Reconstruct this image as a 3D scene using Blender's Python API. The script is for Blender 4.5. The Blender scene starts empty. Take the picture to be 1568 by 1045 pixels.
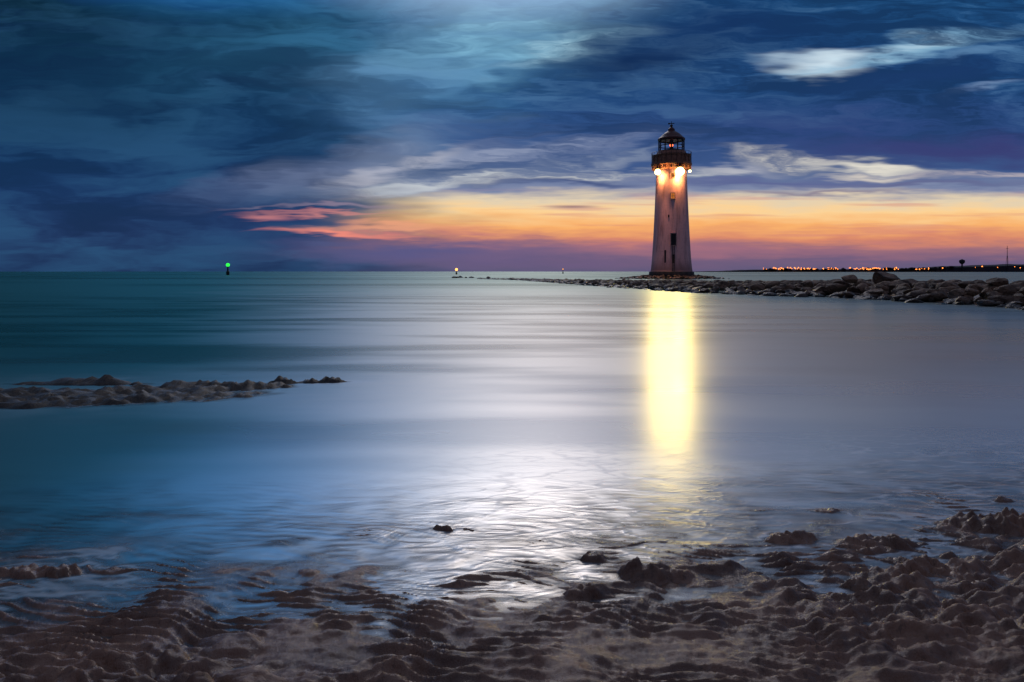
import bpy, bmesh, math, random
import numpy as np
from mathutils import Vector, Matrix
random.seed(7); rng=np.random.RandomState(11)
F=1045.0; CX=784.0; HY=416.0; H=1.4
sc=bpy.context.scene
sc.view_settings.view_transform='Standard'; sc.view_settings.look='None'; sc.view_settings.exposure=0; sc.view_settings.gamma=1

def lin(c,g=1.0):
    o=[]
    for v in c[:3]:
        v=v/255.0
        o.append(g*(v/12.92 if v<=0.04045 else ((v+0.055)/1.055)**2.4))
    return (o[0],o[1],o[2],1.0)
def gp(px,py,z=0.0):
    Y=(H-z)*F/(py-HY); return ((px-CX)/F*Y,Y)

# ---------------- node helpers
class NT:
    dim='3D'
    def __init__(s,nt): s.nt=nt
    def n(s,t,**k):
        nd=s.nt.nodes.new(t)
        for a,b in k.items(): setattr(nd,a,b)
        return nd
    def set(s,inp,v):
        if isinstance(v,bpy.types.NodeSocket): s.nt.links.new(v,inp)
        else: inp.default_value=v
    def m(s,op,a,b=None,c=None,clamp=False):
        nd=s.n('ShaderNodeMath',operation=op); nd.use_clamp=clamp
        s.set(nd.inputs[0],a)
        if b is not None: s.set(nd.inputs[1],b)
        if c is not None: s.set(nd.inputs[2],c)
        return nd.outputs[0]
    def comb(s,x,y,z=0.0):
        nd=s.n('ShaderNodeCombineXYZ'); s.set(nd.inputs[0],x); s.set(nd.inputs[1],y); s.set(nd.inputs[2],z); return nd.outputs[0]
    def sep(s,v):
        nd=s.n('ShaderNodeSeparateXYZ'); s.set(nd.inputs[0],v); return nd.outputs
    def map(s,v,loc=(0,0,0),rot=(0,0,0),sca=(1,1,1),typ='POINT'):
        nd=s.n('ShaderNodeMapping',vector_type=typ); s.set(nd.inputs[0],v)
        nd.inputs['Location'].default_value=loc; nd.inputs['Rotation'].default_value=rot; nd.inputs['Scale'].default_value=sca
        return nd.outputs[0]
    def noise(s,v,scale=1.0,detail=4,rough=0.5,dist=0.0):
        nd=s.n('ShaderNodeTexNoise'); nd.noise_dimensions=s.dim; s.set(nd.inputs['Vector'],v)
        nd.inputs['Scale'].default_value=scale; nd.inputs['Detail'].default_value=detail
        nd.inputs['Roughness'].default_value=rough; nd.inputs['Distortion'].default_value=dist
        return nd.outputs[0]
    def rng(s,v,a,b,c=0.0,d=1.0,interp='SMOOTHSTEP'):
        nd=s.n('ShaderNodeMapRange'); nd.interpolation_type=interp
        s.set(nd.inputs['Value'],v)
        for nm,x in (('From Min',a),('From Max',b),('To Min',c),('To Max',d)): s.set(nd.inputs[nm],x)
        return nd.outputs[0]
    def mix(s,f,a,b,bt='MIX'):
        nd=s.n('ShaderNodeMixRGB',blend_type=bt); s.set(nd.inputs[0],f); s.set(nd.inputs[1],a); s.set(nd.inputs[2],b); return nd.outputs[0]
    def ramp(s,f,stops,interp='LINEAR'):
        nd=s.n('ShaderNodeValToRGB'); r=nd.color_ramp; r.interpolation=interp
        while len(r.elements)<len(stops): r.elements.new(0.5)
        for i,(p,c) in enumerate(stops): r.elements[i].position=p
        for i,(p,c) in enumerate(stops):
            r.elements[i].position=p; r.elements[i].color=c
        s.set(nd.inputs[0],f); return nd.outputs[0]

# ---------------- WORLD
w=bpy.data.worlds.new("World"); sc.world=w; w.use_nodes=True
try:
    w.cycles.sampling_method='MANUAL'; w.cycles.sample_map_resolution=256
except Exception as e: print(e)
nt=w.node_tree; nt.nodes.clear(); N=NT(nt); N.dim='2D'
tc=N.n('ShaderNodeTexCoord').outputs['Generated']
x,y,z=N.sep(tc)
yy=N.m('MAXIMUM',y,0.22)
u=N.m('DIVIDE',x,yy); v=N.m('DIVIDE',z,yy)
uv=N.comb(u,v)
nW=N.noise(N.map(uv,sca=(3.0,12.0,1)),1.0,3,0.55)
nW2=N.noise(N.map(uv,loc=(5,3,0),sca=(2.6,9.0,1)),1.0,3,0.55)
nF=N.noise(N.map(uv,loc=(1,7,0),sca=(8.0,64.0,1)),1.0,3,0.6)
vamp=N.rng(v,0.0,0.25,0.25,1.0)
du=N.m('MULTIPLY_ADD',nW,0.26,-0.13)
dv=N.m('MULTIPLY',N.m('MULTIPLY_ADD',nW2,0.11,-0.055),vamp)
dv2=N.m('MULTIPLY_ADD',nF,0.030,-0.015)
uw=N.m('ADD',u,du); vw=N.m('ADD',N.m('ADD',v,dv),dv2)
uvw=N.comb(uw,vw)
S=0.5
def rp(l): return [(p/S,lin(c)) for p,c in l]
t=N.m('DIVIDE',N.m('ADD',v,dv2),S,clamp=True)
right=N.ramp(t,rp([(0,(92,88,122)),(.016,(110,92,124)),(.032,(152,108,122)),(.048,(216,136,108)),(.066,(248,176,108)),(.088,(252,210,150)),(.104,(226,208,178)),(.122,(124,136,168)),(.146,(62,90,140)),(.2,(42,76,128)),(.26,(30,72,122)),(.32,(28,70,120)),(.4,(28,76,124)),(.5,(44,96,146))]))
left=N.ramp(t,rp([(0,(30,52,90)),(.05,(30,54,96)),(.12,(24,54,98)),(.2,(18,54,94)),(.3,(14,50,82)),(.4,(10,40,58)),(.5,(22,58,84))]))
nL=N.noise(N.map(uv,sca=(2.6,23.0,1)),1.0,3,0.6)
edge=N.m('ADD',u,N.m('MULTIPLY_ADD',nL,0.35,-0.175))
mx=N.rng(edge,-0.34,0.0)
col=N.mix(mx,left,right)
nB=N.noise(N.map(uv,loc=(9,2,0),sca=(3.0,70.0,1)),1.0,3,0.55)
gl_=N.m('MULTIPLY',N.rng(v,.02,.05),N.rng(v,.125,.10))
col=N.mix(N.m('MULTIPLY',N.m('MULTIPLY',N.rng(nB,.52,.70,0,.45),gl_),mx),col,lin((204,124,124)))
st_h=N.noise(N.map(uvw,sca=(2.8,24.0,1)),1.0,6,0.64)
st_d=N.noise(N.map(uvw,rot=(0,0,-0.42),sca=(2.2,11.0,1)),1.0,5,0.60)
mh=N.rng(st_h,0.38,0.60); md=N.rng(st_d,0.36,0.62)
up=N.rng(v,0.13,0.24)
col=N.mix(N.m('MULTIPLY',N.rng(st_h,0.48,0.70,0,.48),N.m('MULTIPLY',mx,up)),col,lin((100,148,190)))
col=N.mix(N.m('MULTIPLY',N.rng(st_h,0.54,0.38,0,.60),up),col,lin((12,38,74)))
col=N.mix(N.m('MULTIPLY',N.rng(st_d,0.42,0.66,0,.48),N.m('SUBTRACT',1.0,mx)),col,lin((48,96,136)))
col=N.mix(N.m('MULTIPLY',N.rng(st_d,0.52,0.36,0,.42),N.m('SUBTRACT',1.0,mx)),col,lin((10,36,64)))
cache={}
def modsock(mod,amp):
    if mod in('n','r'): return amp
    key=(mod,round(amp,1))
    if key not in cache:
        cache[key]=N.m('MULTIPLY_ADD',mh,.85*key[1],.15*key[1]) if mod=='h' else N.m('MULTIPLY_ADD',md,.7*key[1],.3*key[1])
    return cache[key]
def G(px,py,sx,sy,rot,c,amp,mod='h',gain=1.0):
    global col
    q=N.map(uvw if mod!='r' else uv,loc=((px-CX)/F,(HY-py)/F,0),rot=(0,0,math.radians(rot)),sca=(2.25*sx/F,2.25*sy/F,1),typ='TEXTURE')
    d=N.n('ShaderNodeVectorMath',operation='LENGTH'); N.set(d.inputs[0],q)
    f=N.rng(d.outputs['Value'],1.0,0.0,0.0,modsock(mod,amp))
    col=N.mix(f,col,lin(c,gain))
# soft blue light areas
G(690,100,160,80,25,(76,136,180),.8,'d')
G(780,50,120,40,5,(146,204,230),.9,'d')
G(870,72,80,12,12,(176,218,234),1.0,'h')
G(520,30,170,50,20,(56,116,156),.7,'d')
G(630,165,75,75,25,(100,142,182),.7,'d')
G(600,243,115,24,14,(160,168,190),.9,'d')
G(620,258,120,6,14,(190,190,200),.8,'h')
G(470,270,110,18,12,(104,118,156),.6,'d')
G(300,70,130,50,15,(38,92,128),.7,'d')
# dark clouds
G(960,95,120,22,6,(14,44,86),1.0,'n')
G(1090,40,150,30,0,(18,50,96),.85,'n')
G(1010,150,170,22,0,(28,66,118),.7,'h')
G(1400,128,130,16,5,(24,56,104),.9,'n')
G(1280,200,260,30,0,(42,60,116),.8,'h')
G(1500,222,150,14,0,(58,50,106),.6,'n')
G(820,205,130,24,0,(46,82,136),.7,'h')
G(60,120,200,60,5,(10,40,66),.6,'d')
# bright gaps
G(1235,100,40,12,-8,(206,226,238),1.0,'n')
G(1330,94,90,8,8,(140,182,210),.9,'h')
G(1460,66,120,10,12,(130,176,204),.8,'h')
G(1380,82,60,4,10,(176,204,222),.7,'h')
G(1545,150,60,6,10,(120,144,180),.6,'h')
G(1500,90,60,6,10,(90,130,170),.7,'h')
# streaks above the glow
G(760,240,150,9,8,(150,160,186),.8,'h')
G(700,272,150,8,8,(196,202,208),1.0,'h')
G(880,268,120,6,2,(226,226,216),1.1,'h')
G(990,264,70,5,0,(214,218,216),.9,'h')
G(1130,256,60,5,0,(196,196,202),.8,'n')
G(1290,246,110,7,-3,(236,230,214),1.1,'h')
G(1370,250,60,5,-4,(236,230,214),.9,'n')
G(1385,265,60,3.5,-2,(225,215,200),.8,'n')
G(1510,260,90,5,2,(215,200,196),.9,'h')
G(830,281,90,3.6,-2,(66,84,130),.9,'n')
G(1200,272,180,4.6,0,(88,98,146),.85,'n')
G(1420,280,150,4.2,0,(94,98,140),.8,'n')
G(1250,294,120,3,0,(120,112,140),.7,'n')
G(875,317,26,1.8,0,(140,110,120),.8,'r')
# purple bank left of the glow and pink streaks
G(680,388,170,14,0,(88,88,134),.95,'n')
G(430,345,80,26,0,(34,58,106),.45,'n')
G(540,361,70,3.8,-3,(244,142,124),.95,'n')
G(610,352,80,5,0,(242,166,130),.75,'n')
G(410,334,26,2.6,-2,(206,130,134),.7,'r')
G(500,330,70,2.4,0,(214,136,132),.7,'n')
G(490,318,80,2.4,0,(160,140,160),.6,'n')
G(1120,385,160,7,0,(150,104,128),.6,'n')
# sky above the frame: added bright patches for the water to reflect
G(760,-285,240,160,0,(190,212,240),1.0,'r',3.1)
G(340,-240,250,130,0,(50,150,240),.9,'r',2.7)
back=N.rng(y,0.25,-0.1)
col=N.mix(back,col,lin((62,70,96)))
zen=N.rng(z,0.5,0.85)
col=N.mix(N.m('MULTIPLY',zen,0.8),col,lin((120,125,150)))
below=N.rng(z,0.0,-0.03)
col=N.mix(below,col,lin((20,30,45)))
sky=N.n('ShaderNodeTexSky',sky_type='NISHITA'); sky.sun_disc=False; sky.sun_elevation=math.radians(0.5); sky.sun_rotation=math.radians(12)
b1=N.n('ShaderNodeBackground'); N.set(b1.inputs[0],col); b1.inputs[1].default_value=1.0
b2=N.n('ShaderNodeBackground'); N.set(b2.inputs[0],sky.outputs[0]); b2.inputs[1].default_value=0.001
ad=N.n('ShaderNodeAddShader'); nt.links.new(b1.outputs[0],ad.inputs[0]); nt.links.new(b2.outputs[0],ad.inputs[1])
wo=N.n('ShaderNodeOutputWorld'); nt.links.new(ad.outputs[0],wo.inputs[0])

# ---------------- numpy noise
perm=rng.permutation(512); 
ga=rng.rand(512)*2*math.pi; gx=np.cos(ga); gy=np.sin(ga)
def perlin(x,y):
    xi=np.floor(x).astype(int); yi=np.floor(y).astype(int); xf=x-xi; yf=y-yi
    def g(ix,iy,fx,fy):
        h=perm[(perm[ix&511]+iy)&511]; return gx[h]*fx+gy[h]*fy
    s=xf*xf*xf*(xf*(xf*6-15)+10); t=yf*yf*yf*(yf*(yf*6-15)+10)
    a=g(xi,yi,xf,yf); b=g(xi+1,yi,xf-1,yf); c=g(xi,yi+1,xf,yf-1); d=g(xi+1,yi+1,xf-1,yf-1)
    return (a+s*(b-a))*(1-t)+(c+s*(d-c))*t
def fbm(x,y,o=4,g=0.5):
    r=0;a=1
    for i in range(o): r=r+a*perlin(x*2**i+17*i,y*2**i+9*i); a*=g
    return r
def sstep(a,b,x):
    t=np.clip((x-a)/(b-a),0,1); return t*t*(3-2*t)
def el(X,Y,cx,cy,sx,sy,rot):
    c,s_=math.cos(rot),math.sin(rot); dx=X-cx; dy=Y-cy
    return np.exp(-((dx*c+dy*s_)/sx)**2-((-dx*s_+dy*c)/sy)**2)
lumps=[(675,812,.09,.035,.030),(715,812,.05,.03,.025),(905,855,.07,.04,.030),(1000,885,.15,.06,.05),(965,880,.05,.03,.035),(1212,828,.14,.06,.045),
 (1262,783,.10,.04,.035),(1345,832,.16,.07,.045),(1500,805,.24,.09,.045),(1535,768,.06,.03,.035),(900,912,.10,.05,.04),(60,878,.18,.06,.04),(470,876,.06,.03,.02),(190,872,.08,.04,.02),(1100,872,.1,.04,.03),(1600,812,.3,.12,.05)]
REEF=[(-5.3,7.5,3.0,.66,.10,1),(-2.6,8.6,.9,.14,.1,.8),(-3.7,8.1,1.5,.34,.2,.90),(-8,7.2,2.8,.95,0,1),(-3.9,9.3,1.7,.2,.08,.55),(-5.4,8.5,1.4,.22,0,.84)]
def terrain(X,Y):
    wx=0.35*fbm(X*0.8+3,Y*0.8,3)
    ys=2.90+np.where(X>0,0.20*X,0.03*X)+wx*0.8
    s=ys-Y
    base=np.where(s>0,0.055*s,0.030*s)
    base=np.where(s<-14,-0.42+0.012*(s+14),base)
    base=np.clip(base,-3.0,0.6)
    land=sstep(-0.8,0.3,s); near=sstep(-2.8,-0.1,s)
    r1=fbm(X*3.2+0.6*fbm(X*2,Y*2,2),Y*5.2,4,0.5)
    bil=0.5-np.abs(fbm(X*4.5+5,Y*6.5+2,4,0.45))
    wq=0.5*fbm(X*2.2,Y*2.2+80,2)
    r2=np.abs(fbm(X*3.6+9+wq,Y*6.4+wq,5,0.50))
    nn=.35*fbm(X*1.4+20,Y*2+4,2)
    patch=np.maximum.reduce([0*X+.24,sstep(.45,1.9,X+nn),.8*sstep(-.35,-1.2,X+nn)*sstep(2.7,2.3,Y)])
    h=base+near*0.030*r1+land*patch*(0.115*(r2-.24)+0.05*bil-.008)
    ph=(Y+0.20*X+0.17*fbm(X*1.6,Y*1.2+7,3))*2*math.pi/0.125
    rip=np.sin(ph+1.8*perlin(X*3,Y*3)); rip=1-np.abs(rip)*1.6
    h=h+0.0145*rip*near*(1.15-0.55*land*patch)*np.clip(.65+1.5*fbm(X*1.7+60,Y*1.7,3),.1,2)
    for px,py,sx,sy,a in lumps:
        cx,cy=gp(px,py); 
        q=((X-cx)/sx)**2+((Y-cy)/sy)**2+0.9*fbm(X*9+px,Y*13,3)
        m=1/(1+np.exp(np.clip((q-.8)*4.0,-30,30)))
        h=h+m*a*(0.9+0.9*np.abs(fbm(X*13+px,Y*17,3)))
    reef=np.maximum.reduce([el(X,Y,*e[:5])*e[5] for e in REEF])
    top=0.024+0.10*(np.abs(fbm(X*1.9,Y*2.6+30,3,.5))*1.3-.18)+0.05*np.abs(fbm(X*5,Y*7,4,.6))+.045*fbm(X*10,Y*15,3)
    rm=sstep(.08,.80,reef)
    return h*(1-rm)+rm*top
def grow(start,step,end,k=1.12):
    r=[];v=start
    while v<end:
        r.append(v); step*=k; v+=step
    r.append(end); return r
def grid(name,xs,ys,zf):
    X,Y=np.meshgrid(xs,ys); Z=zf(X,Y)
    nx,ny=len(xs),len(ys)
    co=np.stack([X,Y,Z],-1).reshape(-1,3).astype(np.float32)
    i=np.arange(nx*ny).reshape(ny,nx)
    f=np.stack([i[:-1,:-1],i[:-1,1:],i[1:,1:],i[1:,:-1]],-1).reshape(-1,4).astype(np.int32)
    me=bpy.data.meshes.new(name); me.vertices.add(len(co)); me.vertices.foreach_set('co',co.ravel())
    me.loops.add(f.size); me.loops.foreach_set('vertex_index',f.ravel())
    me.polygons.add(len(f)); me.polygons.foreach_set('loop_start',np.arange(0,f.size,4,dtype=np.int32)); me.polygons.foreach_set('loop_total',np.full(len(f),4,dtype=np.int32))
    me.polygons.foreach_set('use_smooth',np.ones(len(f),dtype=bool))
    me.update()
    o=bpy.data.objects.new(name,me); sc.collection.objects.link(o); return o,X,Y
xl=[-t for t in grow(2.6,0.012,9.0,1.02)][::-1]
xs=[-t for t in grow(9.0,0.1,5000,1.3)][::-1][:-1]+xl[:-1]+list(np.arange(-2.6,3.4,0.009))+grow(3.4,0.012,9.0,1.03)+grow(9.0,0.2,5000,1.3)[1:]
ysr=[-400,-100,-30,-10,-4,-1,0,0.6,1.0,1.3,1.5,1.6]+list(np.arange(1.7,4.6,0.008))+grow(4.6,0.012,10.5,1.012)+grow(10.5,0.15,9000,1.3)[1:]
xs=np.array(sorted(set(np.round(xs,5)))); ysr=np.array(sorted(set(np.round(ysr,5))))
sand,_,_=grid('sand_beach',xs,ysr,terrain)

def newmat(name):
    m=bpy.data.materials.new(name); m.use_nodes=True; m.node_tree.nodes.clear(); return m,NT(m.node_tree)
def outp(m,N_,sh):
    o=N_.n('ShaderNodeOutputMaterial'); m.node_tree.links.new(sh,o.inputs[0])
def bsdf(N_,col,rough=0.6,spec=0.5,bump=None,metal=0,emit=None,es=0,bs=0.3,bd=0.05):
    p=N_.n('ShaderNodeBsdfPrincipled'); N_.set(p.inputs['Base Color'],col); N_.set(p.inputs['Roughness'],rough)
    p.inputs['Specular IOR Level'].default_value=spec; p.inputs['Metallic'].default_value=metal
    if bump is not None:
        b=N_.n('ShaderNodeBump'); b.inputs['Strength'].default_value=bs; b.inputs['Distance'].default_value=bd
        N_.set(b.inputs['Height'],bump); N_.nt.links.new(b.outputs[0],p.inputs['Normal'])
    if emit: p.inputs['Emission Color'].default_value=emit; p.inputs['Emission Strength'].default_value=es
    return p.outputs[0]
# sand
m,A=newmat('wet_sand'); A.dim='2D'
pos=A.n('ShaderNodeNewGeometry').outputs['Position']
pz=A.sep(pos)
n1=A.noise(pos,3,3,.6); n2=A.noise(pos,40,3,.65); n3=A.noise(pos,260,2,.7)
c=A.mix(A.rng(n1,.35,.65),(0.12,0.055,0.028,1),(0.25,0.130,0.074,1))
c=A.mix(A.m('MULTIPLY',A.rng(n2,.55,.7),.5),c,(0.045,0.021,0.012,1))
c=A.mix(A.m('MULTIPLY',A.rng(n3,.6,.7),.30),c,(0.42,0.28,0.19,1))
reefm=A.rng(pz[1],5.5,6.3)
c=A.mix(reefm,c,A.mix(A.rng(n2,.4,.6),(0.009,0.008,0.005,1),(0.040,0.028,0.016,1)))
hh=A.m('ADD',A.m('MULTIPLY',n2,.6),A.m('MULTIPLY',n3,.4))
ro=A.m('ADD',A.rng(pz[2],0.0,0.09,0.24,0.50),A.m('MULTIPLY',A.m('SUBTRACT',n2,.5),.4))
ro=A.mix(reefm,ro,(.6,.6,.6,1))
outp(m,A,bsdf(A,c,ro,.6,hh,bs=.6,bd=.010)); sand.data.materials.append(m)

# ---------------- WATER
xw=np.array(sorted(set(np.round([-t for t in grow(9.0,0.1,6000,1.3)][1:]+list(np.arange(-9,9.001,0.025))+grow(9.0,0.1,6000,1.3)[1:],5))))
yw=np.array(sorted(set(np.round([0.5,1.2,1.6]+list(np.arange(1.8,6.0,0.012))+grow(6.0,0.02,12,1.012)+grow(12,.1,9000,1.25)[1:],5))))
water,X,Y=grid('sea_water',xw,yw,lambda X,Y:0*X)
dep=-terrain(X,Y)
def blur(a,k):
    for _ in range(k):
        a[1:-1,1:-1]=(a[1:-1,1:-1]*2+a[:-2,1:-1]+a[2:,1:-1]+a[1:-1,:-2]+a[1:-1,2:])/6
    return a
dep2=blur(dep.copy(),2)
at=water.data.attributes.new('depth','FLOAT','POINT'); at.data.foreach_set('value',dep2.astype(np.float32).ravel())
mist=np.maximum.reduce([el(X,Y,e[0]+.3,e[1]+.25,e[2]*1.25,e[3]+.45,e[4])*e[5] for e in REEF])*(.55+.9*np.abs(fbm(X*.9,Y*2.2,3)))
at=water.data.attributes.new('mist','FLOAT','POINT'); at.data.foreach_set('value',np.clip(mist,0,1).astype(np.float32).ravel())
g1=fbm(X*1.5+2,Y*3.6,3,.5); g2=fbm(X*2.6+31,Y*5.5+5,3,.5)
ln=np.maximum(np.exp(-(g1/.045)**2),.7*np.exp(-(g2/.06)**2))
iso=np.exp(-((dep2-.012)/.006)**2)*.9
fm=np.clip(np.maximum(ln*sstep(.14,.06,dep2)*sstep(.0,.015,dep2)*sstep(-1.6,.4,X)*sstep(6.2,4.8,Y),iso*sstep(-.25,.2,fbm(X*1.1,Y*1.1+50,2))),0,1)
at=water.data.attributes.new('foam','FLOAT','POINT'); at.data.foreach_set('value',fm.astype(np.float32).ravel())
m,A=newmat('silky_sea_water'); A.dim='2D'
pos=A.n('ShaderNodeNewGeometry').outputs['Position']; px_,py_,pz_=A.sep(pos)
da=A.n('ShaderNodeAttribute',attribute_name='depth').outputs['Fac']
mi=A.n('ShaderNodeAttribute',attribute_name='mist').outputs['Fac']
fo=A.n('ShaderNodeAttribute',attribute_name='foam').outputs['Fac']
low=A.noise(A.map(pos,sca=(.12,.6,1)),1.0,3,.5)
mid=A.noise(A.map(pos,sca=(.5,1.6,1)),1.0,2,.55)
far=A.rng(py_,10,60)
lowF=A.noise(A.map(pos,sca=(.010,.05,1)),1.0,2,.5)
band=A.mix(far,low,lowF)
bandm=A.rng(band,.36,.60)
shal=A.rng(da,0.36,0.0)
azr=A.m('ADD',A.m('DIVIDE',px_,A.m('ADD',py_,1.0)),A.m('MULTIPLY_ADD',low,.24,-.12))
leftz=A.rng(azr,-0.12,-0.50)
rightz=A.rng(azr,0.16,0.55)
offsh=A.rng(A.m('LOGARITHM',py_,10.0),1.0,2.1)
body=A.mix(shal,(0.07,0.22,0.20,1),(0.64,0.79,0.92,1))
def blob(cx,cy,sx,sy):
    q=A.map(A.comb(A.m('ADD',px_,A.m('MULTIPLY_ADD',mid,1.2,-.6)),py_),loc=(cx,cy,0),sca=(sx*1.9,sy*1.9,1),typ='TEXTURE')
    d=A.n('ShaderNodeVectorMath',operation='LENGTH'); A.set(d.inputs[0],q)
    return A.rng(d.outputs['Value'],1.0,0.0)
pale_glow=blob(0.0,6.0,1.5,3.0); blue=blob(-1.4,4.6,1.2,1.7)  # milky water, with pale and blue reflected sky glow painted into its body colour
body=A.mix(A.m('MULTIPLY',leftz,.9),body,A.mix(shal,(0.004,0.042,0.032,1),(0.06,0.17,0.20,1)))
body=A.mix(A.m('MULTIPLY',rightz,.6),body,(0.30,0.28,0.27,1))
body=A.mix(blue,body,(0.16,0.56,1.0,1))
body=A.mix(pale_glow,body,(0.92,0.96,1.0,1))
body=A.mix(A.m('MULTIPLY',mi,.85),body,(0.38,0.60,0.72,1))
wvn=A.noise(A.map(pos,sca=(2.1,5.4,1)),1.0,3,.5,.6)
body=A.mix(A.m('MULTIPLY',fo,.85),body,(0.95,0.96,0.98,1))
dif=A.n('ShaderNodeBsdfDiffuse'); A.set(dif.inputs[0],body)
gl=A.n('ShaderNodeBsdfGlossy'); gl.distribution='GGX'
A.set(gl.inputs['Roughness'],A.m('MULTIPLY_ADD',bandm,.05,.27))
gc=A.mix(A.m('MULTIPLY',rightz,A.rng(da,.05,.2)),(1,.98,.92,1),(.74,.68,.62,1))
gc=A.mix(offsh,gc,(.46,.56,.50,1))  # gloss darkened offshore, painting in the shading of distant wave slopes
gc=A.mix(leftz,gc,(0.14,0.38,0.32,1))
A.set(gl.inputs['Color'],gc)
bp=A.n('ShaderNodeBump'); A.set(bp.inputs['Height'],A.m('ADD',A.m('MULTIPLY_ADD',fo,.12,A.m('MULTIPLY',wvn,.6)),A.m('MULTIPLY',da,-5.0))); bp.inputs['Distance'].default_value=.06
A.set(bp.inputs['Strength'],A.m('ADD',.012,A.m('MULTIPLY',A.rng(da,.06,.0),.40)))
A.nt.links.new(bp.outputs[0],gl.inputs['Normal']); A.nt.links.new(bp.outputs[0],dif.inputs['Normal'])
lw=A.n('ShaderNodeLayerWeight'); lw.inputs[0].default_value=.5
gf=A.m('MULTIPLY',A.rng(lw.outputs['Facing'],.4,1.0,.54,.84,'LINEAR'),A.m('MULTIPLY_ADD',bandm,.2,.8))
gf=A.m('MULTIPLY',gf,A.m('SUBTRACT',1.0,A.m('MULTIPLY',fo,.4)))
gf=A.m('MULTIPLY',gf,A.m('SUBTRACT',1.0,A.m('MULTIPLY',mi,.45)))
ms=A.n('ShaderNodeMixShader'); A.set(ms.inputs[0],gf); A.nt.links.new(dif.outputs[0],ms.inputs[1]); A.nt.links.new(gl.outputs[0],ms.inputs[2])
tr=A.n('ShaderNodeBsdfTransparent'); tr.inputs[0].default_value=(.88,.95,1.0,1)
al=A.rng(da,-0.014,0.06,0,.97)
al=A.m('MAXIMUM',al,A.m('MULTIPLY',fo,.75))
mt=A.n('ShaderNodeMixShader'); A.set(mt.inputs[0],al); A.nt.links.new(tr.outputs[0],mt.inputs[1]); A.nt.links.new(ms.outputs[0],mt.inputs[2])
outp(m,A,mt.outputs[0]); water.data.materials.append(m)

# ---------------- generic mesh utils
def simple(name,col,rough=.6,scale=2.0,var=.3,bump=.2,emit=None,es=0,metal=0):
    m,A=newmat(name); p=A.n('ShaderNodeNewGeometry').outputs['Position']
    n=A.noise(p,scale,4,.6); c2=tuple(v*(1-var) for v in col[:3])+(1,); c1=tuple(min(1,v*(1+var)) for v in col[:3])+(1,)
    outp(m,A,bsdf(A,A.mix(A.rng(n,.35,.65),c2,c1),rough,.4,n,bs=bump,metal=metal,emit=emit,es=es)); return m
def emat(name,c,s):
    m,A=newmat(name); e=A.n('ShaderNodeEmission'); e.inputs[0].default_value=c; e.inputs[1].default_value=s; outp(m,A,e.outputs[0]); return m
def mobj(name,bm,mat,parent=None,smooth=False):
    me=bpy.data.meshes.new(name); bm.to_mesh(me); bm.free()
    if smooth: me.polygons.foreach_set('use_smooth',[True]*len(me.polygons))
    me.materials.append(mat); o=bpy.data.objects.new(name,me); sc.collection.objects.link(o)
    if parent: o.parent=parent
    return o
def lathe(bm,prof,seg=48):
    rings=[]
    for r,z in prof:
        rings.append([bm.verts.new((r*math.cos(2*math.pi*i/seg),r*math.sin(2*math.pi*i/seg),z)) for i in range(seg)])
    for a,b in zip(rings[:-1],rings[1:]):
        for i in range(seg): bm.faces.new((a[i],a[(i+1)%seg],b[(i+1)%seg],b[i]))
    bm.faces.new(rings[0][::-1]); bm.faces.new(rings[-1])
def box(bm,c,s,M=None):
    M0=Matrix.Translation(c)@Matrix.Diagonal((s[0],s[1],s[2],1))
    bmesh.ops.create_cube(bm,size=1,matrix=(M@M0) if M else M0)
def cyl(bm,p,q,r,seg=8,r2=None):
    p=Vector(p);q=Vector(q);d=q-p
    M=Matrix.Translation((p+q)/2)@d.to_track_quat('Z','Y').to_matrix().to_4x4()
    bmesh.ops.create_cone(bm,cap_ends=True,segments=seg,radius1=r,radius2=r if r2 is None else r2,depth=d.length,matrix=M)
def ball(bm,c,r,seg=12,M=None):
    bmesh.ops.create_uvsphere(bm,u_segments=seg,v_segments=max(6,seg//2),radius=r,matrix=Matrix.Translation(c))

# ---------------- LIGHTHOUSE
D=132.0; LX=(1028-CX)/F*D; k=D/F
lh=bpy.data.objects.new('lighthouse',None); sc.collection.objects.link(lh); lh.location=(LX,D,0.75)
face=math.atan2(-D,-LX)
lh.rotation_euler=(0,0,face+math.pi/2)
m,A=newmat('painted_tower'); p=A.n('ShaderNodeTexCoord').outputs['Object']; pz=A.sep(p)[2]
n=A.noise(A.map(p,sca=(1.2,1.2,.18)),1.5,4,.6); nf=A.noise(p,3,4,.65)
c=A.mix(A.rng(n,.45,.7),(0.76,0.43,0.46,1),(0.48,0.26,0.28,1)); c=A.mix(A.m('MULTIPLY',A.rng(nf,.55,.75),.5),c,(0.30,0.16,0.16,1))
c=A.mix(A.rng(pz,3.5,0.3),c,(0.24,0.15,0.16,1))
zz=A.m('FRACT',A.m('MULTIPLY',pz,1.6)); cour=A.rng(A.m('ABSOLUTE',A.m('SUBTRACT',zz,.5)),.46,.5)
c=A.mix(A.m('MULTIPLY',cour,.25),c,(0.2,0.13,0.13,1))
outp(m,A,bsdf(A,c,.7,.25,nf,bs=.3,bd=.05)); towermat=m
PR=[(33,0),(33,3),(32,3.2),(31,8),(30,16),(29,28),(28,44),(27,62),(26,82),(25,104),(24,126),(23.2,146),(22.8,160)]
bm=bmesh.new(); lathe(bm,[(r*k,z*k) for r,z in PR],64)
mobj('tower_shaft',bm,towermat,lh,True)
dark=simple('weathered_base',(0.05,0.045,0.045),.8)
bm=bmesh.new(); lathe(bm,[(34*k,-1.0),(34*k,1*k),(33.6*k,4*k),(33.2*k,5*k)],64); mobj('base_plinth',bm,dark,lh)
gal=simple('gallery_stone',(0.28,0.12,0.08),.7,3)
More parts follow.
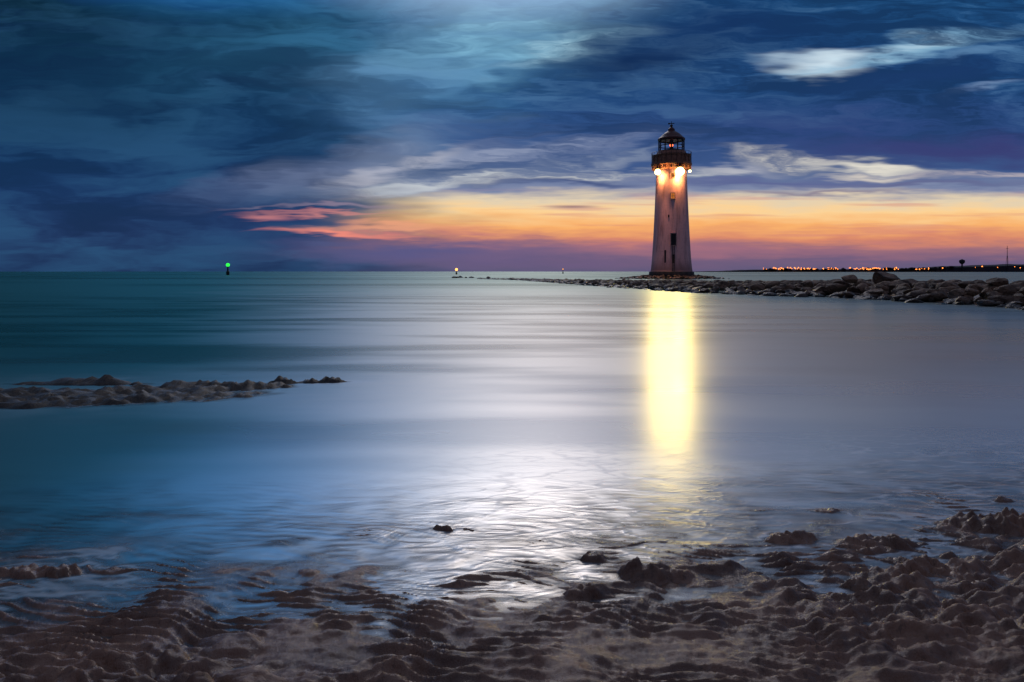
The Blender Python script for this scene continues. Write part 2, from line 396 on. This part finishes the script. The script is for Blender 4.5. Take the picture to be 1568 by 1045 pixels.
bm=bmesh.new(); lathe(bm,[(22.9*k,159.5*k),(25*k,161*k),(26.5*k,164*k),(29.5*k,166*k),(30.5*k,167*k),(30.5*k,170*k),(28.3*k,170.2*k),(27.6*k,180*k),(28.6*k,180.5*k),(28.6*k,182.5*k),(24*k,183*k),(21*k,188*k),(19.5*k,188.2*k)],64)
for i in range(16):
    a=2*math.pi*i/16; M=Matrix.Rotation(a,4,'Z')
    box(bm,(26.5*k,0,163*k),(6*k,1.6*k,5*k),M); 
    box(bm,(28.2*k,0,175*k),(1.6*k,2.2*k,10*k),M)
mobj('gallery',bm,gal,lh)
iron=simple('dark_iron',(0.03,0.022,0.022),.5,8)
bm=bmesh.new()
for i in range(24):
    a=2*math.pi*i/24; c_,s_=math.cos(a),math.sin(a)
    cyl(bm,(29.6*k*c_,29.6*k*s_,169.8*k),(29.6*k*c_,29.6*k*s_,186.5*k),.04,6)
for zr in (182,186.5):
    for i in range(48):
        a=2*math.pi*i/48;b=2*math.pi*(i+1)/48
        cyl(bm,(29.6*k*math.cos(a),29.6*k*math.sin(a),zr*k),(29.6*k*math.cos(b),29.6*k*math.sin(b),zr*k),.035,5)
mobj('gallery_railing',bm,iron,lh)
bm=bmesh.new()
for i in range(12):
    a=2*math.pi*i/12; cyl(bm,(18.6*k*math.cos(a),18.6*k*math.sin(a),188*k),(18.6*k*math.cos(a),18.6*k*math.sin(a),206.5*k),.12 if i%3 else .16,6)
for zr in (189,197,206):
    for i in range(24):
        a=2*math.pi*i/24;b=2*math.pi*(i+1)/24
        cyl(bm,(18.6*k*math.cos(a),18.6*k*math.sin(a),zr*k),(18.6*k*math.cos(b),18.6*k*math.sin(b),zr*k),.09 if zr!=206 else .2,6)
cyl(bm,(0,0,188*k),(0,0,196*k),.35,12); cyl(bm,(0,0,201*k),(0,0,206*k),.3,12)
mobj('lantern_frame',bm,iron,lh)
roof=simple('red_lantern_roof',(0.08,0.016,0.014),.5,3)
bm=bmesh.new(); lathe(bm,[(20.5*k,206*k),(20.5*k,208*k),(17*k,211*k),(13*k,215*k),(8*k,218.5*k),(5.5*k,220*k),(5*k,223*k),(3*k,225*k),(1.2*k,226.5*k)],32); mobj('lantern_roof',bm,roof,lh,False)
bm=bmesh.new(); cyl(bm,(0,0,226*k),(0,0,235*k),.09,6,.05); ball(bm,(0,0,228.2*k),.28); box(bm,(0,0,231.5*k),(9*k,.08,.14)); box(bm,(-3.6*k,0,231.5*k),(2.6*k,.06,2.2*k)); box(bm,(0,0,233.2*k),(.1,5*k,.1))
mobj('weather_vane',bm,iron,lh)
bm=bmesh.new(); ball(bm,(0,0,198.5*k),.36,16); mobj('lantern_lamp',bm,emat('red_lamp_glow',(1,.16,.05,1),2.5),lh)
def rad(z):
    return float(np.interp(z,[q[1] for q in PR],[q[0] for q in PR]))*k
def frame_at(dx,z):
    r=rad(z); ph=math.asin(dx*k/r); return Matrix.Rotation(ph,4,'Z')@Matrix.Translation((0,-r,z*k))
black=simple('dark_opening',(0.012,0.01,0.012),.4); trim=simple('stone_surround',(0.35,0.22,0.22),.7,4)
amber=emat('lit_window_glass',(1,.30,.06,1),.55)
b1_=bmesh.new(); b2_=bmesh.new(); b3_=bmesh.new()
for dx,z,ww,hh_ in [(3,53,7,17),(2,118,5,8),(-9,27,2.2,20),(3,24,3,13),(2,149,5,7),(-4,88,2,4)]:
    M=frame_at(dx,z); lit=z in(118,149)
    box(b3_ if lit else b1_,(0,.08,0),(ww*k,.34,hh_*k),M)
    if lit:
        box(b1_,(0,-.10,0),(.10,.06,hh_*k),M); box(b1_,(0,-.105,0),(ww*k,.05,.09),M)
    if ww>4:
        for sx in (-1,1): box(b2_,(sx*(ww/2+.5)*k,.05,0),(.9*k,.46,(hh_+.0)*k),M)
        box(b2_,(0,.05,(hh_/2+.6)*k),((ww+2.4)*k,.5,1.1*k),M); box(b2_,(0,.0,-(hh_/2+.6)*k),((ww+2.4)*k,.6,1.1*k),M)
mobj('openings',b1_,black,lh); mobj('window_surrounds',b2_,trim,lh); mobj('lit_windows',b3_,amber,lh)
bm=bmesh.new()
for sx in (-.22,.22):
    for za,zb in ((5,20),(20,45)):
        ra,rb=rad(za),rad(zb); cyl(bm,(3*k+sx,-ra-.12,za*k),(3*k+sx,-rb-.12,zb*k),.05,6)
for i in range(18):
    zz=5+i*2.2; cyl(bm,(3*k-.22,-rad(zz)-.12,zz*k),(3*k+.22,-rad(zz)-.12,zz*k),.03,5)
mobj('access_ladder',bm,iron,lh)
glow=emat('sodium_floodlight_glass',(1,.66,.22,1),14.0)
bmH=bmesh.new(); bmG=bmesh.new()
flood=[(-20,155),(12.5,154),(27,156)]
for dx,z in flood:
    r=30.0*k; ph=math.asin(dx*k/r); M=Matrix.Rotation(ph,4,'Z')
    c=M@Vector((0,-r,z*k)); big=.80 if dx==12.5 else (.55 if dx<0 else .25)
    bmesh.ops.create_uvsphere(bmG,u_segments=16,v_segments=10,radius=big,matrix=Matrix.Translation(c))
    cyl(bmH,c+Vector((0,0,big*.8)),c+Vector((0,0,(166-z)*k)),.07,6); box(bmH,c+Vector((0,0,big+.05)),(big*1.6,big*1.6,.2))
mobj('floodlight_glass',bmG,glow,lh,True); mobj('floodlight_brackets',bmH,iron,lh)
def light(name,typ,loc,e,colr,rad_=.3,parent=lh):
    l=bpy.data.lights.new(name,typ); l.energy=e; l.color=colr; l.shadow_soft_size=rad_
    o=bpy.data.objects.new(name,l); sc.collection.objects.link(o); o.location=loc; o.parent=parent; return o
for dx,z,e in [(-18,147,520),(12,145,760)]:
    r=rad(z)+1.0; ph=math.asin(dx*k/r); c=Matrix.Rotation(ph,4,'Z')@Vector((0,-r,z*k))
    light('wall_lamp','POINT',c,e,(1,.46,.13),.25)
for dx,z in [(-17,154),(12,154)]:
    r=rad(z)+2.4; ph=math.asin(dx*k/r); c=Matrix.Rotation(ph,4,'Z')@Vector((0,-r,z*k+.3))
    s=light('floodlight','SPOT',c,5600 if dx<0 else 8200,(1,.80,.26),.4)
    s.data.spot_size=math.radians(75); s.data.spot_blend=.7
    s.rotation_euler=(math.radians(90-5),0,math.radians(180))
    r=rad(z)+1.2; c=Matrix.Rotation(ph,4,'Z')@Vector((0,-r,z*k))
    s=light('wall_washer','SPOT',c,7500 if dx>0 else 5500,(1,.50,.30),.2)
    s.data.spot_size=math.radians(44); s.data.spot_blend=1; s.rotation_euler=(math.radians(-9),0,0)

# ---------------- ROCK GROYNE
def ico(sub):
    b=bmesh.new(); bmesh.ops.create_icosphere(b,subdivisions=sub,radius=1); b.verts.ensure_lookup_table()
    V=np.array([v.co[:] for v in b.verts]); Fc=np.array([[q.index for q in f.verts] for f in b.faces]); b.free(); return V,Fc
I2=ico(3); I1=ico(2)
def rock(size,base):
    V,Fc=base; V=V.copy()
    for _ in range(9):
        n=rng.normal(size=3); n/=np.linalg.norm(n); d=rng.uniform(.45,.85)
        V-=np.maximum(0,V@n-d)[:,None]*n
    o=rng.rand(3)*50
    V*=1+0.16*perlin(V[:,:1]*2.3+o[0]+V[:,2:]*1.7,V[:,1:2]*2.3+o[1]-V[:,2:]*1.1)+0.06*perlin(V[:,:1]*7+o[0]+V[:,2:]*5,V[:,1:2]*7+o[1]-V[:,2:]*4)
    V*=np.array([rng.uniform(.8,1.45),rng.uniform(.75,1.15),rng.uniform(.45,.75)])*size
    a=rng.rand()*6.28; ca,sa=math.cos(a),math.sin(a); tl=rng.uniform(-.35,.35)
    V=V@np.array([[ca,sa,0],[-sa,ca,0],[0,0,1]])@np.array([[1,0,0],[0,math.cos(tl),math.sin(tl)],[0,-math.sin(tl),math.cos(tl)]])
    return V,Fc
def mass(name,rocks,mat,smooth=False):
    vs=[];fs=[];o=0
    for V,Fc,c in rocks: vs.append(V+np.array(c)); fs.append(Fc+o); o+=len(V)
    V=np.concatenate(vs).astype(np.float32); Fc=np.concatenate(fs).astype(np.int32)
    me=bpy.data.meshes.new(name); me.vertices.add(len(V)); me.vertices.foreach_set('co',V.ravel())
    me.loops.add(Fc.size); me.loops.foreach_set('vertex_index',Fc.ravel()); me.polygons.add(len(Fc))
    me.polygons.foreach_set('loop_start',np.arange(0,Fc.size,3,dtype=np.int32)); me.polygons.foreach_set('loop_total',np.full(len(Fc),3,dtype=np.int32))
    me.polygons.foreach_set('use_smooth',np.full(len(Fc),smooth,dtype=bool))
    me.update(); me.materials.append(mat)
    ob=bpy.data.objects.new(name,me); sc.collection.objects.link(ob); return ob
m,A=newmat('groyne_rock'); p=A.n('ShaderNodeNewGeometry').outputs['Position']; pz=A.sep(p)[2]
n=A.noise(p,1.1,3,.6); nf=A.noise(p,9,3,.65)
c=A.mix(A.rng(n,.35,.65),(0.07,0.042,0.027,1),(0.24,0.145,0.09,1)); c=A.mix(A.rng(nf,.5,.75),c,(0.03,0.02,0.015,1))
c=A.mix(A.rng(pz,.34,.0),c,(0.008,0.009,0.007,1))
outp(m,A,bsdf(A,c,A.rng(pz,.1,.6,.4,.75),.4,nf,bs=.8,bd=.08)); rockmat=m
path=[(30,8,.95,12),(18.9,17.4,.95,12),(19.2,25.8,.95,12),(17.4,35.5,.9,12),(12.0,44,.72,12),(8.6,62,.55,9),(5.2,83,.4,7),(-.2,114,.22,5),(-7,130,.1,4)]
P=np.array(path); seg=np.r_[0,np.cumsum(np.hypot(*(P[1:,:2]-P[:-1,:2]).T))]
rocks=[]
for i in range(3000):
    s=rng.rand()*seg[-1]; cx,cy,hh_,ww=[np.interp(s,seg,P[:,j]) for j in range(4)]
    wq=rng.rand()**1.2; X_=cx+wq*ww*.55; Y_=cy+wq*ww*.85
    X_+=rng.normal()*.25; Y_+=rng.normal()*.25+1.2*perlin(np.array([s*.12]),np.array([3.3]))[0]*2
    prof=min(1,wq/.28)
    z_=hh_*(prof*.85)-.12
    size=rng.uniform(.24,.58)*(0.6+.4*hh_)*(1.25 if rng.rand()<.08 else 1)
    if Y_>75: size*=.9
    V,Fc=rock(size,I2 if Y_<48 else I1); rocks.append((V,Fc,(X_,Y_,z_-.05)))
for px,Y_,size,zc in [(1352,38,.75,1.05),(1300,38,.5,.95),(1528,30,.5,.9)]:
    V,Fc=rock(size,I2); rocks.append((V,Fc,((px-CX)/F*Y_,Y_,zc)))
for px,py in [(700,426),(708,425.5),(716,426),(738,427),(785,429),(792,428.5)]:
    for _ in range(3):
        Y_=H*F/(py-HY)+rng.normal(); V,Fc=rock(rng.uniform(.35,.7),I1); rocks.append((V,Fc,((px-CX)/F*Y_+rng.normal()*.6,Y_,.0)))
for _ in range(260):
    a=rng.rand()*6.283; rr=rng.uniform(3.6,8.5); V,Fc=rock(rng.uniform(.3,.6),I1)
    rocks.append((V,Fc,(LX+rr*1.25*math.cos(a),D+rr*math.sin(a),.75-.14*(rr-3.6)-.2)))
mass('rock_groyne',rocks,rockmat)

# ---------------- DISTANT SHORE
landm=simple('distant_land_dark',(0.012,0.012,0.02),.9,.01)
DL=1800.0; kk=DL/F
bm=bmesh.new(); prev=None
pts=[]
for px in range(1060,2100,6):
    h=np.interp(px,[1060,1160,1420,1445,1500,1568,2100],[.2,3.6,5.4,8.5,10.5,12.5,16])+ 1.0*perlin(np.array([px*.05]),np.array([.5]))[0]+.8*perlin(np.array([px*.21]),np.array([.9]))[0]
    pts.append(((px-CX)/F*DL,h*kk))
for X_,h in pts:
    row=[bm.verts.new((X_,DL-6,-1)),bm.verts.new((X_,DL,h*.8)),bm.verts.new((X_*1.01,DL+60,h)),bm.verts.new((X_*1.1,DL+500,-1))]
    if prev:
        for i in range(3): bm.faces.new((prev[i],row[i],row[i+1],prev[i+1]))
    prev=row
mobj('distant_headland',bm,landm)
bm=bmesh.new(); bl=bmesh.new()
for i in range(70):
    px=random.uniform(1165,1460); X_=(px-CX)/F*DL; hgt=random.uniform(2,5); wd=random.uniform(5,14)
    Z=np.interp(px,[1160,1420,1460],[3.4,5.0,8])*kk*.8
    box(bm,(X_,DL-2,Z+hgt/2-1),(wd,8,hgt)); 
    M=Matrix.Translation((X_,DL-2,Z+hgt-1))
    bmesh.ops.create_cone(bm,cap_ends=True,segments=4,radius1=wd*.6,radius2=wd*.2,depth=2,matrix=M@Matrix.Translation((0,0,1.0))@Matrix.Rotation(math.pi/4,4,'Z'))
mobj('seafront_houses',bm,landm)
cl=[(1168,1200,18),(1205,1285,40),(1300,1318,8),(1320,1348,24),(1350,1380,9),(1402,1422,9),(1440,1568,6)]
bp_=bmesh.new()
for a,b,n_ in cl:
    for i in range(n_):
        px=random.uniform(a,b); X_=(px-CX)/F*(DL-14); zc=(5.2+random.uniform(-1.2,1.6)+(2 if px>1430 else 0))*kk
        r_=random.choice([.7,.9,1.1,1.5]); ball(bl,(X_,DL-14,zc),r_,8); cyl(bp_,(X_,DL-14,0),(X_,DL-14,zc),.2,5)
mobj('street_lamps',bl,emat('sodium_lamp',(1,.27,.05,1),3.2)); 
o=mobj('lamp_posts',bp_,landm); o.parent=bpy.data.objects['street_lamps']
X_=(1471-CX)/F*DL
bm=bmesh.new(); cyl(bm,(X_,DL-5,5),(X_,DL-5,24),1.8,12); lathe_b=[(1.8,24-4),(6,24),(7,27),(6.5,31),(2,33),(.4,34)]
b2=bmesh.new(); lathe(b2,lathe_b,16); bmesh.ops.translate(b2,verts=b2.verts,vec=(X_,DL-5,0)); tmp=bpy.data.meshes.new('t'); b2.to_mesh(tmp); b2.free(); bm.from_mesh(tmp)
mobj('water_tower',bm,landm)
X_=(1540-CX)/F*DL
bm=bmesh.new(); cyl(bm,(X_,DL-5,5),(X_,DL-5,40*kk),1.0,8,.5); cyl(bm,(X_-3,DL-5,36*kk),(X_+3,DL-5,36*kk),.4,6)
for s_ in (-1,1): cyl(bm,(X_+s_*5,DL-5,14),(X_,DL-5,28*kk),.25,5)
mobj('radio_mast',bm,landm)

# ---------------- BEACONS
def beacon(px,py_light,Dd,name,colr,es,rl,light_e=0,wd=1.0):
    X_=(px-CX)/F*Dd; zl=H+(HY-py_light)/F*Dd
    e=bpy.data.objects.new(name,None); sc.collection.objects.link(e); e.location=(X_,Dd,0)
    kq=Dd/F; q=kq*wd; bm=bmesh.new()
    lathe(bm,[(1.2*q,-.5),(2.3*q,.1),(2.3*q,.35*zl),(1.3*q,.42*zl),(.9*q,.8*zl),(1.5*q,.82*zl),(1.5*q,.86*zl),(.4*q,.9*zl)],14)
    cyl(bm,(0,0,0),(0,0,zl),.35*q,8)
    mobj('body',bm,simple(name+'_paint',(0.015,0.03,0.025),.6),e)
    bm=bmesh.new(); ball(bm,(0,0,zl),rl*kq,12); mobj('lamp',bm,emat(name+'_lamp',colr,es),e,True)
    if light_e: light('lamp_light','POINT',(0,-rl*kq*1.5,zl),light_e,colr[:3],rl*kq,e)
beacon(349,406,260,'navigation_buoy',(.03,1,.06,1),1.6,2.8,0)
beacon(699,413,320,'channel_beacon',(1,.45,.12,1),2.4,2.2,0,.6)
beacon(862,412.5,420,'channel_beacon.001',(1,.38,.08,1),1.3,1.0,0,.4)

# ---------------- SUN (afterglow)
sl=bpy.data.lights.new('sun','SUN'); sl.energy=0.38; sl.angle=math.radians(14); sl.color=(1,.84,.76)
so=bpy.data.objects.new('sun',sl); sc.collection.objects.link(so)
az=math.radians(2); elv=math.radians(32)
d=Vector((-math.sin(az)*math.cos(elv),-math.cos(az)*math.cos(elv),-math.sin(elv)))
so.rotation_euler=d.to_track_quat('-Z','Y').to_euler()

cam=bpy.data.cameras.new('camera'); cam.sensor_width=36; cam.lens=24.0; cam.shift_y=-(522.5-HY)/1568; cam.clip_end=30000; cam.clip_start=.05
co=bpy.data.objects.new('camera',cam); sc.collection.objects.link(co); co.location=(0,0,H); co.rotation_euler=(math.radians(90),0,0); sc.camera=co
